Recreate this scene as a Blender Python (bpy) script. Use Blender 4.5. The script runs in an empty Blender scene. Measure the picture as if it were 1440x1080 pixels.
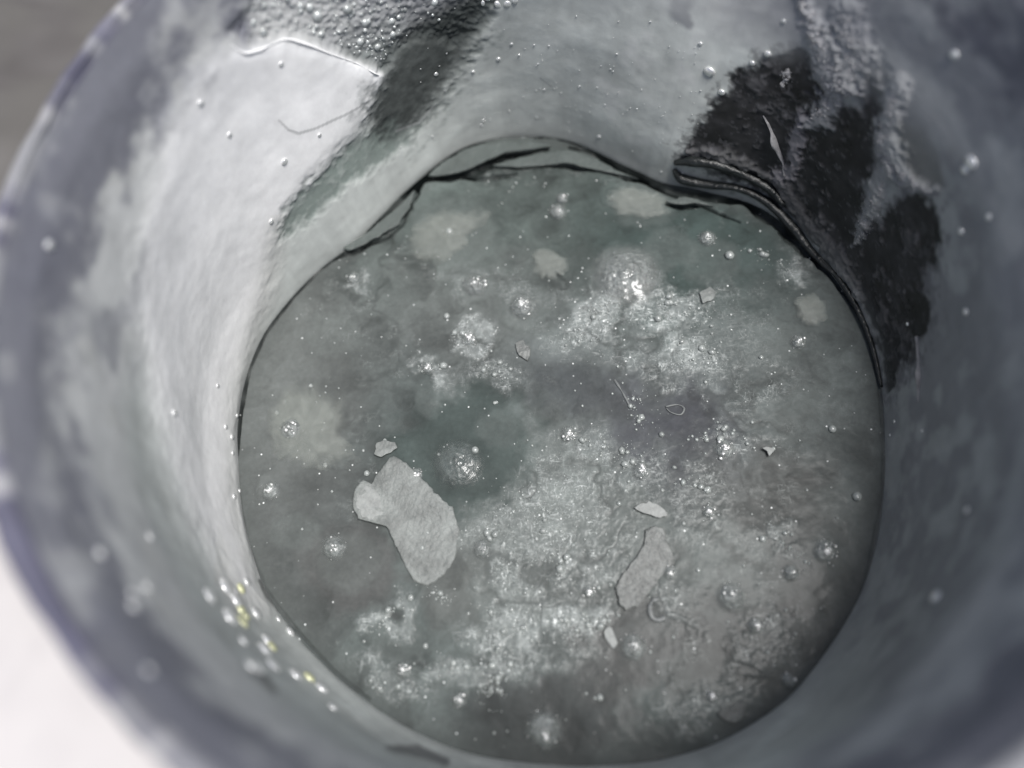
import bpy, math, numpy as np
from mathutils import Vector, Matrix, Euler
from math import radians, pi

SC = bpy.context.scene
COL = SC.collection
U = 0.033            # metres: radius of the liquid surface (all modelling below is in these radii)

# ------------------------------------------------------------------ camera, sky, sun, exposure
F_PX = 1044.0
CAM = np.array([0.028, -0.7441, 2.2024])
RX, RY = 0.3645, 0.0722
cam_d = bpy.data.cameras.new('camera')
cam = bpy.data.objects.new('camera', cam_d); COL.objects.link(cam)
ROT = (Matrix.Rotation(RY, 3, 'Y') @ Matrix.Rotation(RX, 3, 'X'))
cam.matrix_world = Matrix.Translation(Vector(CAM * U)) @ ROT.to_4x4()
cam_d.sensor_width = 36.0
cam_d.lens = 36.0 * F_PX / 1440.0
cam_d.clip_start = 0.001; cam_d.clip_end = 50
cam_d.dof.use_dof = True
R3 = np.array(ROT)
FOCUS = float(-(R3.T @ (np.array([0.0, -0.05, 0.0]) - CAM))[2])
cam_d.dof.focus_distance = FOCUS * U
cam_d.dof.aperture_fstop = 9.2
SC.camera = cam

SUN_EL, SUN_AZ = radians(73), radians(-8)      # azimuth from +X towards +Y
world = bpy.data.worlds.new("World"); SC.world = world; world.use_nodes = True
wn = world.node_tree.nodes; wl = world.node_tree.links
bg = wn.get('Background') or wn.new('ShaderNodeBackground')
sky = wn.new('ShaderNodeTexSky'); sky.sky_type = 'NISHITA'; sky.sun_disc = False
sky.sun_elevation = SUN_EL; sky.sun_rotation = pi / 2 - SUN_AZ
wl.new(sky.outputs[0], bg.inputs[0]); bg.inputs[1].default_value = 0.04
sky.dust_density = 4.0; sky.air_density = 0.7; sky.ozone_density = 0.6
sun_d = bpy.data.lights.new('sun', 'SUN'); sun_d.energy = 1.5; sun_d.angle = radians(24)
sun_d.color = (1.0, 0.99, 0.98)
sun = bpy.data.objects.new('sun', sun_d); COL.objects.link(sun)
sdir = Vector((math.cos(SUN_EL) * math.cos(SUN_AZ), math.cos(SUN_EL) * math.sin(SUN_AZ), math.sin(SUN_EL)))
sun.rotation_euler = sdir.to_track_quat('Z', 'Y').to_euler()
sun.location = sdir * 1.0
SC.view_settings.view_transform = 'Standard'; SC.view_settings.look = 'None'
SC.view_settings.exposure = 1.32; SC.view_settings.gamma = 1.0

# ------------------------------------------------------------------ numeric helpers
rng = np.random.default_rng(7)

def noise2(x, y, seed=0, per=None):
    xi = np.floor(x).astype(np.int64); yi = np.floor(y).astype(np.int64)
    xf = x - xi; yf = y - yi
    u = xf * xf * xf * (xf * (xf * 6 - 15) + 10); v = yf * yf * yf * (yf * (yf * 6 - 15) + 10)
    def h(a, b):
        if per: a = a % per
        n = (a * 374761393 + b * 668265263 + seed * 974634777) & 0x7fffffff
        n = ((n ^ (n >> 13)) * 1274126177) & 0x7fffffff
        n = n ^ (n >> 16)
        return (n & 0xffff) / 65535.0
    a = h(xi, yi); b = h(xi + 1, yi); c = h(xi, yi + 1); d = h(xi + 1, yi + 1)
    return (a + (b - a) * u) * (1 - v) + (c + (d - c) * u) * v

def fbm(x, y, seed=0, oct=4, gain=0.5):
    s = 0; a = 1; t = 0
    for o in range(oct):
        s = s + a * noise2(x * 2 ** o + 17.3 * o, y * 2 ** o - 9.1 * o, seed + o); t += a; a *= gain
    return s / t                                   # 0..1

def sstep(a, b, x):
    t = np.clip((x - a) / (b - a), 0, 1); return t * t * (3 - 2 * t)

def sdf(poly, X, Y):
    """signed distance to a polygon, negative inside"""
    P = np.array(poly, float); d = np.full(X.shape, 1e9); ins = np.zeros(X.shape, bool)
    for i in range(len(P)):
        a = P[i]; b = P[(i + 1) % len(P)]; e = b - a; wx = X - a[0]; wy = Y - a[1]
        t = np.clip((wx * e[0] + wy * e[1]) / max(e @ e, 1e-9), 0, 1)
        d = np.minimum(d, np.hypot(wx - e[0] * t, wy - e[1] * t))
        c = (a[1] > Y) != (b[1] > Y)
        with np.errstate(divide='ignore', invalid='ignore'):
            xx = (b[0] - a[0]) * (Y - a[1]) / (b[1] - a[1] if b[1] != a[1] else 1e-9) + a[0]
        ins ^= c & (X < xx)
    return np.where(ins, -d, d)

def pline(pts, X, Y):
    """distance to a polyline with (x, y, half width) points; returns d / local width"""
    P = np.array(pts, float); best = np.full(X.shape, 1e9)
    for i in range(len(P) - 1):
        a = P[i]; b = P[i + 1]; e = b[:2] - a[:2]; wx = X - a[0]; wy = Y - a[1]
        t = np.clip((wx * e[0] + wy * e[1]) / max(e @ e, 1e-9), 0, 1)
        w = a[2] + (b[2] - a[2]) * t
        best = np.minimum(best, np.hypot(wx - e[0] * t, wy - e[1] * t) / np.maximum(w, 0.2))
    return best

def to_px(P):
    q = (P - CAM) @ R3
    return 720 + F_PX * q[:, 0] / -q[:, 2], 540 - F_PX * q[:, 1] / -q[:, 2]

def on_plane(px, z=0.0):
    px = np.atleast_2d(np.array(px, float))
    d = np.c_[(px[:, 0] - 720) / F_PX, -(px[:, 1] - 540) / F_PX, -np.ones(len(px))] @ R3.T
    t = (z - CAM[2]) / d[:, 2]
    return CAM + d * t[:, None]

# ------------------------------------------------------------------ scene helpers
def mesh_obj(name, V, Fc, mats, parent=None, smooth=True, col=None, rough=None, loc=(0, 0, 0)):
    V = np.asarray(V, float) - np.array(loc)
    me = bpy.data.meshes.new(name)
    Fc = np.asarray(Fc) if not isinstance(Fc, np.ndarray) and len({len(f) for f in Fc}) == 1 else Fc
    if isinstance(Fc, np.ndarray):
        k = Fc.shape[1]
        me.vertices.add(len(V)); me.vertices.foreach_set('co', (V * U).astype(np.float32).ravel())
        me.loops.add(Fc.size); me.loops.foreach_set('vertex_index', Fc.astype(np.int32).ravel())
        me.polygons.add(len(Fc)); me.polygons.foreach_set('loop_start', np.arange(0, Fc.size, k, dtype=np.int32))
        me.update(calc_edges=True)
    else:
        me.from_pydata((V * U).tolist(), [], [list(f) for f in Fc])
    me.polygons.foreach_set('use_smooth', np.full(len(me.polygons), smooth))
    if col is not None:
        a = me.color_attributes.new('Col', 'FLOAT_COLOR', 'POINT')
        c = np.ones((len(V), 4), np.float32); c[:, :3] = col
        a.data.foreach_set('color', c.ravel())
    if rough is not None:
        a = me.attributes.new('Rough', 'FLOAT', 'POINT'); a.data.foreach_set('value', rough.astype(np.float32))
    for m in (mats if isinstance(mats, (list, tuple)) else [mats]): me.materials.append(m)
    o = bpy.data.objects.new(name, me); COL.objects.link(o)
    o.location = Vector(loc) * U
    if parent: o.parent = parent
    return o

def empty(name, loc=(0, 0, 0)):
    o = bpy.data.objects.new(name, None); COL.objects.link(o); o.location = Vector(loc) * U
    o.empty_display_size = 0.01
    return o

def tag(o, label=None, cat=None, group=None, kind=None):
    if label: o['label'] = label
    if cat: o['category'] = cat
    if group: o['group'] = group
    if kind: o['kind'] = kind
    return o

def lin(r, g=None, b=None):
    c = np.array([r, r if g is None else g, r if b is None else b], float) / 255
    return np.where(c <= 0.04045, c / 12.92, ((c + 0.055) / 1.055) ** 2.4)

# ------------------------------------------------------------------ materials
def material(name, color=None, rough=0.5, metal=0.0, attr=False, var=0.25, nscale=18, bump=0.0, bscale=60,
             coat=0.0, ior=1.45, streak=False, sub=0.0, alpha=1.0, spec=0.5):
    m = bpy.data.materials.new(name); m.use_nodes = True
    nt = m.node_tree; N = nt.nodes; L = nt.links
    b = N['Principled BSDF']
    tc = N.new('ShaderNodeTexCoord'); mp = N.new('ShaderNodeMapping')
    L.new(tc.outputs['Object'], mp.inputs[0]); mp.inputs['Scale'].default_value = (1 / U,) * 3
    nz = N.new('ShaderNodeTexNoise'); nz.inputs['Scale'].default_value = nscale; nz.inputs['Detail'].default_value = 6
    nz.inputs['Roughness'].default_value = 0.65
    L.new(mp.outputs[0], nz.inputs['Vector'])
    mr = N.new('ShaderNodeMapRange'); mr.inputs[1].default_value = 0.3; mr.inputs[2].default_value = 0.7
    mr.inputs[3].default_value = 1 - var; mr.inputs[4].default_value = 1 + var
    L.new(nz.outputs[0], mr.inputs[0])
    mul = N.new('ShaderNodeVectorMath'); mul.operation = 'SCALE'
    if attr:
        at = N.new('ShaderNodeVertexColor'); at.layer_name = 'Col'; L.new(at.outputs[0], mul.inputs[0])
        ra = N.new('ShaderNodeAttribute'); ra.attribute_name = 'Rough'; L.new(ra.outputs['Fac'], b.inputs['Roughness'])
    else:
        mul.inputs[0].default_value = color; b.inputs['Roughness'].default_value = rough
    L.new(mr.outputs[0], mul.inputs['Scale']); L.new(mul.outputs[0], b.inputs['Base Color'])
    b.inputs['Metallic'].default_value = metal; b.inputs['IOR'].default_value = ior
    b.inputs['Coat Weight'].default_value = coat; b.inputs['Coat Roughness'].default_value = 0.08
    b.inputs['Specular IOR Level'].default_value = spec
    b.inputs['Alpha'].default_value = alpha
    if sub:
        b.inputs['Subsurface Weight'].default_value = sub; b.inputs['Subsurface Radius'].default_value = (1, 1, 1)
        b.inputs['Subsurface Scale'].default_value = 0.03 * U
    if bump:
        n2 = N.new('ShaderNodeTexNoise'); n2.inputs['Scale'].default_value = bscale; n2.inputs['Detail'].default_value = 4
        L.new(mp.outputs[0], n2.inputs['Vector'])
        bp = N.new('ShaderNodeBump'); bp.inputs['Strength'].default_value = bump; bp.inputs['Distance'].default_value = 0.01 * U
        L.new(n2.outputs[0], bp.inputs['Height']); L.new(bp.outputs[0], b.inputs['Normal'])
    return m

M_wall = material('coated_wall', attr=True, var=0.08, nscale=14, bump=0.05, bscale=45, spec=0.35)
M_liquid = material('murky_liquid', attr=True, var=0.09, nscale=60, bump=0.06, bscale=90, spec=0.12, ior=1.36, coat=.05)
M_liquid.node_tree.nodes['Principled BSDF'].inputs['Coat Roughness'].default_value = .14
def foam_layer(m):
    """fine streaky froth on top of the liquid, where the Foam attribute says it floats"""
    nt = m.node_tree; N = nt.nodes; L = nt.links; b = N['Principled BSDF']
    base = b.inputs['Base Color'].links[0].from_socket
    at = N.new('ShaderNodeAttribute'); at.attribute_name = 'Foam'
    tc = N.new('ShaderNodeTexCoord')
    acc = None
    for sc, rot in (((60 / U, 190 / U, 100 / U), .6), ((150 / U, 70 / U, 100 / U), -.4), ((330 / U, 260 / U, 200 / U), .2)):
        mp = N.new('ShaderNodeMapping'); mp.inputs['Rotation'].default_value = (0, 0, rot); mp.inputs['Scale'].default_value = sc
        L.new(tc.outputs['Object'], mp.inputs[0])
        nz = N.new('ShaderNodeTexNoise'); nz.inputs['Scale'].default_value = .5; nz.inputs['Detail'].default_value = 4; nz.inputs['Distortion'].default_value = 1.2
        L.new(mp.outputs[0], nz.inputs[0])
        if acc is None: acc = nz.outputs[0]
        else:
            mx = N.new('ShaderNodeMath'); mx.operation = 'MAXIMUM'; L.new(acc, mx.inputs[0]); L.new(nz.outputs[0], mx.inputs[1]); acc = mx.outputs[0]
    mr = N.new('ShaderNodeMapRange'); mr.interpolation_type = 'SMOOTHSTEP'
    mr.inputs[1].default_value = .52; mr.inputs[2].default_value = .86; L.new(acc, mr.inputs[0])
    mu = N.new('ShaderNodeMath'); mu.operation = 'MULTIPLY'; mu.use_clamp = True; at.attribute_name = 'Foam'; L.new(mr.outputs[0], mu.inputs[0]); L.new(at.outputs['Fac'], mu.inputs[1])
    mix = N.new('ShaderNodeMix'); mix.data_type = 'RGBA'; L.new(mu.outputs[0], mix.inputs[0]); L.new(base, mix.inputs[6]); mix.inputs[7].default_value = (.78, .82, .81, 1)
    me_ = N.new('ShaderNodeMath'); me_.operation = 'MULTIPLY'; me_.inputs[1].default_value = .5; L.new(mu.outputs[0], me_.inputs[0]); L.new(me_.outputs[0], b.inputs['Metallic'])
    vo = N.new('ShaderNodeTexVoronoi'); vo.inputs['Scale'].default_value = 78 / U; L.new(tc.outputs['Object'], vo.inputs[0])
    lt = N.new('ShaderNodeMapRange'); lt.inputs[1].default_value = .26; lt.inputs[2].default_value = .14; L.new(vo.outputs['Distance'], lt.inputs[0])
    sx = N.new('ShaderNodeSeparateColor'); L.new(vo.outputs['Color'], sx.inputs[0])
    th_ = N.new('ShaderNodeMath'); th_.operation = 'MULTIPLY_ADD'; th_.inputs[1].default_value = .22; th_.inputs[2].default_value = .035; L.new(at.outputs['Fac'], th_.inputs[0])
    ls = N.new('ShaderNodeMath'); ls.operation = 'LESS_THAN'; L.new(sx.outputs[0], ls.inputs[0]); L.new(th_.outputs[0], ls.inputs[1])
    sm = N.new('ShaderNodeMath'); sm.operation = 'MULTIPLY'; L.new(ls.outputs[0], sm.inputs[0]); L.new(lt.outputs[0], sm.inputs[1])
    sm2 = N.new('ShaderNodeMath'); sm2.operation = 'MULTIPLY'; L.new(sm.outputs[0], sm2.inputs[0]); L.new(sx.outputs[1], sm2.inputs[1])
    mx2 = N.new('ShaderNodeMix'); mx2.data_type = 'RGBA'; L.new(sm2.outputs[0], mx2.inputs[0]); L.new(mix.outputs[2], mx2.inputs[6]); mx2.inputs[7].default_value = (.85, .88, .87, 1)
    L.new(mx2.outputs[2], b.inputs['Base Color'])
    old = b.inputs['Normal'].links[0].from_node
    bp = N.new('ShaderNodeBump'); bp.inputs['Distance'].default_value = .005 * U; L.new(at.outputs['Fac'], bp.inputs['Strength']); L.new(acc, bp.inputs['Height'])
    L.new(old.outputs[0], bp.inputs['Normal']); L.new(bp.outputs[0], b.inputs['Normal'])
foam_layer(M_liquid)
M_rim = material('dirty_rim', attr=True, var=0.18, nscale=7, bump=0.3, bscale=30, spec=0.25)
M_deck = material('tank_top', attr=True, var=0.06, nscale=3, bump=0.1, bscale=20, spec=0.3)
M_film = material('dried_film', (0.085, 0.10, 0.095), rough=0.38, var=0.18, nscale=20, bump=0.3, bscale=70)
M_roll = material('rolled_skin', (0.016, 0.019, 0.019), rough=0.32, var=0.5, nscale=25, bump=0.5, bscale=60)
M_sludge = material('grey_sludge', (0.42, 0.42, 0.43), rough=0.7, var=0.35, nscale=30, bump=0.5, bscale=90)
M_strip = material('dry_strip', (0.27, 0.27, 0.275), rough=0.7, var=0.4, nscale=25, bump=0.5, bscale=60)
M_coat = material('curled_coating', (0.80, 0.81, 0.81), rough=0.5, var=0.08, nscale=12)
M_flake = material('paint_flake', (0.188, 0.203, 0.196), rough=0.5, var=0.42, nscale=12, bump=0.7, bscale=70)
M_flake3 = material('soaked_flake', (0.145, 0.155, 0.15), rough=0.4, var=0.4, nscale=30, bump=0.6, bscale=80)
M_flake2 = material('pale_paint_layer', (0.26, 0.275, 0.268), rough=0.55, var=0.2, nscale=45, bump=0.3, bscale=110)
M_bead = material('bright_droplet', (0.93, 0.94, 0.93), rough=0.30, metal=0.6, var=0.03, coat=1.0)  # pale silvery colour stands in for sun glints on clear drops
M_ybead = material('yellowish_droplet', (0.92, 0.93, 0.60), rough=0.30, metal=0.5, var=0.05, coat=1.0)
M_foam = material('wet_foam', (0.30, 0.325, 0.315), rough=0.22, var=0.4, nscale=70, coat=0.9)
M_blister = material('blister_skin', (.24, .262, .255), rough=.2, var=.4, nscale=55, bump=.9, bscale=80, coat=1.0, metal=.1)
_n = M_blister.node_tree.nodes.new('ShaderNodeAttribute'); _n.attribute_name = 'Rough'
M_hollow = material('dark_blister', (.115, .135, .13), rough=.25, var=.3, nscale=55, bump=.5, bscale=80, coat=.6)
_m = M_hollow.node_tree.nodes.new('ShaderNodeAttribute'); _m.attribute_name = 'Rough'
M_hollow.node_tree.links.new(_m.outputs['Fac'], M_hollow.node_tree.nodes['Principled BSDF'].inputs['Alpha'])
M_blister.node_tree.links.new(_n.outputs['Fac'], M_blister.node_tree.nodes['Principled BSDF'].inputs['Alpha'])
M_scum = material('oily_scum', (0.30, 0.325, 0.30), rough=0.42, var=0.16, nscale=40, bump=0.25, bscale=90)
_n = M_scum.node_tree.nodes.new('ShaderNodeAttribute'); _n.attribute_name = 'Rough'      # thinning towards its edge
M_scum.node_tree.links.new(_n.outputs['Fac'], M_scum.node_tree.nodes['Principled BSDF'].inputs['Alpha'])
M_shred = material('pale_shred', (0.14, 0.15, 0.15), rough=0.45, var=0.2, nscale=40)

# ------------------------------------------------------------------ outline of the liquid, from points on its plane
EDGE = [(333, 600), (336, 660), (345, 530), (370, 470), (400, 430), (440, 387), (500, 342), (540, 300), (590, 250), (650, 207), (720, 190),
        (800, 197), (870, 230), (930, 258), (1000, 272), (1060, 286), (1110, 320), (1140, 352), (1200, 430), (1222, 480), (1238, 540),
        (1243, 620), (1241, 700), (1212, 830), (1165, 910), (1105, 985), (1000, 1048), (930, 1068), (860, 1075), (760, 1073), (640, 1053),
        (560, 1015), (500, 974), (450, 930), (400, 872), (375, 835), (352, 770), (340, 720)]
eq = on_plane(EDGE, 0.0)
eth = np.arctan2(eq[:, 1], eq[:, 0]); er = np.hypot(eq[:, 0], eq[:, 1])
so = np.argsort(eth); eth = eth[so]; er = er[so]
def r_liq(th):
    th = (th + pi) % (2 * pi) - pi
    ext_t = np.r_[eth[-3:] - 2 * pi, eth, eth[:3] + 2 * pi]; ext_r = np.r_[er[-3:], er, er[:3]]
    s = 0
    for k, w in ((-.05, .15), (-.025, .2), (0, .3), (.025, .2), (.05, .15)): s = s + w * np.interp(th + k, ext_t, ext_r)
    return s

# ------------------------------------------------------------------ the neck wall
# profile: (offset added to the liquid radius, height)
PROF = [(-0.03, -0.30), (-0.01, -0.12), (0.0, -0.02), (0.0, 0.0), (0.012, 0.06), (0.03, 0.2), (0.045, 0.42), (0.062, 0.60), (0.085, 0.76), (0.115, 0.90), (0.142, 0.965)]
def resample(P, n):
    P = np.array(P, float); s = np.r_[0, np.cumsum(np.hypot(*np.diff(P, axis=0).T))]
    # smooth (Catmull-like) by dense linear + box filter
    t = np.linspace(0, s[-1], n); q = np.c_[np.interp(t, s, P[:, 0]), np.interp(t, s, P[:, 1])]
    k = max(3, n // 40) | 1
    for c in (0, 1):
        pad = np.r_[2 * q[0, c] - q[k // 2:0:-1, c], q[:, c], 2 * q[-1, c] - q[-2:-k // 2 - 1:-1, c]]
        q[:, c] = np.convolve(pad, np.ones(k) / k, 'valid')
    return q
OX, OY = 0.0466, 0.1057          # the mouth sits a little off the axis of the liquid
def ring(th, off, z):
    """loft: follows the liquid outline low down, a clean circle at the mouth"""
    f = sstep(0.05, 0.95, z)
    base = r_liq(th) * (1 - f) + 1.0 * f
    rr = base + off
    return np.stack([rr * np.cos(th) + OX * f, rr * np.sin(th) + OY * f, z + 0 * th], -1)

NT, NS = 1440, 280
TH = np.linspace(0, 2 * pi, NT, endpoint=False)
pr = resample(PROF, NS)
WV = np.stack([ring(TH, o, np.full(NT, z)) for o, z in pr], 0).reshape(-1, 3)     # rows = height
wx, wy = to_px(WV)
th_all = np.tile(TH, NS); z_all = WV[:, 2]
# surface coordinates for noise (wrap through a cylinder mapped to two offsets)
NX = np.cos(th_all) * 1.0; NY = np.sin(th_all) * 1.0
def wn_(s, seed, o=4, sz=1.35):      # seamless noise over the unrolled wall
    K = int(round(2 * pi * s)); t = 0; acc = 0; a = 1.0
    for k in range(o):
        acc = acc + a * noise2(th_all / (2 * pi) * K * 2 ** k, z_all * s * sz * 2 ** k + 7.7 * k, seed + 31 * k, K * 2 ** k); t += a; a *= .52
    return acc / t
n1 = wn_(4, 1); n2 = wn_(14, 2); n3 = wn_(45, 3); n4 = wn_(90, 9)
warpx = (wn_(10, 21) - .5) * 60 + (wn_(40, 22) - .5) * 36
warpy = (wn_(10, 25) - .5) * 60 + (wn_(40, 26) - .5) * 36
X = wx + warpx * .5; Y = wy + warpy * .5

def mixc(C, c, m): return C * (1 - m[:, None]) + np.array(c)[None] * m[:, None]
GREY = (0.53, 0.56, 0.54); WHITE = (0.82, 0.825, 0.82); BLACK = (0.018, 0.018, 0.019)
C = np.tile(np.array(GREY), (len(WV), 1)) * (0.78 + 0.44 * n1)[:, None] * (0.86 + 0.28 * n2)[:, None]
drip = wn_(34, 91, 4, .06); C *= (.90 + .20 * drip)[:, None]
Rg = np.full(len(WV), 0.45) + 0.25 * (n2 - .5)
H = (n1 - .5) * 0.008 + (n2 - .5) * 0.0012 + (n3 - .5) * 0.0005     # inward relief

# pale streaks on the grey film at the top
m = sstep(.55, .75, wn_(7, 33) * .6 + n2 * .4) * sstep(700, 900, X) * sstep(40, 140, Y + 60) * (Y < 330)
C = mixc(C, (.62, .63, .62), m * .6)
# white intact coating, left
P_white = [(330, 66), (400, 56), (470, 76), (534, 102), (520, 150), (470, 215), (420, 270), (385, 330), (375, 400), (352, 470), (330, 560),
           (332, 700), (352, 800), (372, 850), (330, 840), (270, 730), (235, 640), (212, 540), (190, 440), (196, 330), (228, 200), (290, 80)]
dW = sdf(P_white, wx + warpx * .2, wy + warpy * .2)
mW = sstep(26, -20, dW)
C = mixc(C, WHITE, mW * (0.9 + .1 * n2)); H += mW * 0.012
C = mixc(C, (.80, .81, .81), sstep(40, -60, dW) * .5 * mW)
# dirty greyish lower part of the white coat near the liquid
m = sstep(34, 0, np.abs(sdf(P_white, wx, wy))) * (wx > 300) * (wy > 300) * (wy < 900)
C = mixc(C, (.56, .57, .54), m * .45)
# green-grey smear
P_green = [(392, 330), (400, 296), (440, 256), (500, 210), (545, 180), (585, 178), (560, 215), (510, 250), (450, 294), (412, 326)]
m = sstep(14, -10, sdf(P_green, X, Y)) * (.6 + .8 * n3)
C = mixc(C, (.16, .205, .185), np.clip(m, 0, 1) * .8); H -= np.clip(m, 0, 1) * .006
# wet bubbly bare patch at the top
P_bare = [(322, 44), (352, 14), (365, -60), (720, -60), (690, 30), (640, 70), (585, 60), (540, 100), (500, 86), (440, 60), (400, 50), (352, 64)]
m = sstep(7, -7, sdf(P_bare, wx + warpx * .18, wy + warpy * .18))
C = mixc(C, np.array([.30, .32, .315]), m * .92) * (1 - m * .35 * (1 - 2 * np.abs(n4 - .5)))[:, None]; H += -m * .012 + m * (n4 - .5) * .014
Rg = Rg * (1 - m) + .22 * m
# dark streak
P_streak = [(585, -40), (705, -40), (682, 22), (648, 80), (612, 140), (575, 180), (540, 194), (524, 172), (535, 132), (552, 90), (572, 40)]
m = sstep(34, 0, sdf(P_streak, X, Y) + (n3 - .5) * 60); C = mixc(C, (.14, .17, .16), m * .45)
m = sstep(26, -16, sdf(P_streak, wx + warpx * .25, wy + warpy * .25) + (n3 - .5) * 20)
C = mixc(C, (.026, .031, .030), m * (.97 - .25 * n3)); Rg = Rg * (1 - m) + .75 * m; H -= m * .012
# right hand black bare metal, with tattered edges
P_black = [(958, 212), (1000, 156), (1046, 104), (1092, 74), (1130, 68), (1150, 96), (1176, 150), (1206, 150), (1232, 92), (1246, 66), (1250, 96), (1240, 140),
           (1236, 200), (1216, 262), (1212, 310), (1236, 318), (1262, 276), (1292, 268), (1312, 300), (1318, 340), (1312, 372), (1300, 396), (1306, 432),
           (1302, 462), (1286, 474), (1284, 506), (1266, 524), (1246, 552), (1238, 500), (1222, 448), (1196, 396), (1150, 345), (1108, 296), (1058, 262), (1000, 238)]
dB = sdf(P_black, wx + warpx * .22, wy + warpy * .22)
mB = sstep(6, -5, dB + (n3 - .5) * 15 + (n2 - .5) * 26)
C = mixc(C, (.13, .135, .135), sstep(20, 0, dB + (n3 - .5) * 44 + (n4 - .5) * 20) * .75)
blk = np.array(BLACK)[None] * (.5 + 2.2 * np.clip(n2 * 1.6 - .3, 0, 1) * (.4 + n3))[:, None]
C = C * (1 - mB[:, None] * .97) + blk * mB[:, None] * .97; H -= mB * .003; Rg = Rg * (1 - mB) + (.2 + .35 * n2) * mB
m = mB * sstep(.55, .70, .5 * wn_(9, 71) + .5 * wn_(40, 72)); C = mixc(C, (.10, .10, .105), m * .6); H += m * .006
m = mB * sstep(.66, .74, wn_(60, 75)); C = mixc(C, (.16, .16, .17), m * .35)
m = sstep(1080, 1260, X) * (.8 + .2 * sstep(380, 60, Y)) * (1 - mB); C = mixc(C, (.135, .135, .15), m * (.45 + .55 * sstep(.36, .58, n1 * .5 + n2 * .5)) * .9)  # shade of the right wall painted into its colour, with mottled blue-grey stain
# dull olive shape right of the bright ridge
P_olive = [(1262, 170), (1300, 180), (1318, 210), (1330, 262), (1316, 276), (1290, 256), (1268, 226)]
C = mixc(C, (.17, .175, .165), sstep(5, -5, sdf(P_olive, wx + warpx * .1, wy + warpy * .1)) * .8)
# smeared sludge over the black
for pl, c, k in [([(1128, -10, 9), (1140, 30, 12), (1162, 66, 20), (1166, 96, 26), (1178, 130, 26), (1160, 160, 20), (1140, 176, 12)], (.40, .41, .42), .85),
              ([(1190, 30, 26), (1206, 70, 26), (1190, 110, 24)], (.25, .25, .26), .7),
              ([(1130, 168, 10), (1122, 200, 14), (1112, 240, 14), (1090, 250, 10)], (.30, .29, .31), .9),
              ([(1262, 120, 14), (1244, 190, 18), (1262, 232, 16), (1290, 258, 10), (1318, 270, 5)], (.46, .47, .46), .9),
              ([(1240, 250, 14), (1222, 300, 14), (1206, 342, 8)], (.32, .33, .33), .85),
              ([(972, 208, 5), (1010, 216, 8), (1052, 232, 7), (1080, 256, 5)], (.20, .20, .20), .8),
              ([(1100, 262, 10), (1150, 330, 14), (1190, 380, 12), (1214, 420, 6)], (.16, .16, .165), .75)]:
    m = sstep(1.35, .35, pline(pl, wx + warpx * .35, wy + warpy * .35) + (n3 - .5) * 1.5 + (n4 - .5) * .9)
    C = mixc(C, c, m * k * .8); H += m * .012 * (.4 + n3)
# brush scratches / hairline crack on the white coat
for pl in [[(388, 166, 1.2), (402, 180, 2), (416, 185, 2.4), (440, 178, 2), (480, 160, 2), (522, 138, 1.5)],
           [(560, 188, 2), (590, 175, 1.5), (612, 150, 1)], [(760, 110, 1.2), (775, 122, 1)]]:
    m = sstep(1.3, .5, pline(pl, wx, wy)); C = mixc(C, (.30, .31, .31), m * .6)
m = sstep(13, 2, pline([(330, 76, 1), (360, 74, 1), (400, 64, 1), (440, 70, 1), (490, 92, 1), (530, 108, 1)], wx, wy)); C = mixc(C, (.86, .87, .87), m * .9)
for pl, c in [([(545, 1052, 4), (585, 1056, 9), (625, 1072, 7)], (.10, .10, .105)), ([(355, 946, 3), (372, 956, 6), (388, 972, 3)], (.08, .08, .08)), ([(366, 818, 4), (380, 838, 7), (392, 856, 3)], (.06, .06, .06)),
              ([(700, 1062, 3), (760, 1068, 6), (830, 1072, 4)], (.55, .56, .56)), ([(960, -20, 22), (955, 20, 14), (968, 34, 8)], (.20, .21, .23)), ([(1338, -10, 6), (1335, 40, 5)], (.6, .6, .6))]:
    m = sstep(1.4, .5, pline(pl, wx + warpx * .1, wy + warpy * .1)); C = mixc(C, c, m * .8)
# darker wet tide line just above the liquid
m = sstep(.10, .0, z_all) * (.5 + .8 * n2)
C = mixc(C, (.28, .30, .29), np.clip(m, 0, 1) * .4)
# stained mouth of the neck: blue-grey grime with worn blotches
lip = sstep(.50, .66, z_all + (n1 - .5) * .16) * (1 - .75 * mW)
grime = np.array([.50, .51, .505]); C = mixc(C, grime, lip * .85)
m = lip * sstep(.44, .64, wn_(5, 53)); C = mixc(C, (.25, .258, .28), m * .75)
m = lip * sstep(.52, .62, wn_(9, 57)) * sstep(500, 80, wx); C = mixc(C, (.46, .47, .455), m * .7)
# bare purple primer band round the very edge
m = sstep(.74, .84, z_all + (n2 - .5) * .14); C = mixc(C, (.135, .14, .168), m * (.45 + .55 * sstep(.32, .55, n1 * .5 + n2 * .5)) * .9)

nrm = np.stack([np.cos(th_all), np.sin(th_all), 0 * th_all], -1)
H *= sstep(-.02, .03, z_all)
WVd = WV - nrm * H[:, None]
ii = np.arange(NS - 1)[:, None] * NT; jj = np.arange(NT)[None]; j2 = (jj + 1) % NT
# faces look inwards
WF = np.stack([ii + jj, ii + NT + jj, ii + NT + j2, ii + j2], -1).reshape(-1, 4)

tank = empty('coolant_tank', (0, 0, -0.3))
tag(tank, 'grey coated metal tank with a round filler neck, peeling and stained, holding murky liquid', 'tank')
def part(o): o.parent = tank; o.matrix_parent_inverse = Matrix.Translation(-tank.location); return o
wall = part(mesh_obj('neck_wall', WVd, WF, M_wall, col=np.clip(C, .005, .9), rough=np.clip(Rg, .15, .9)))

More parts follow.
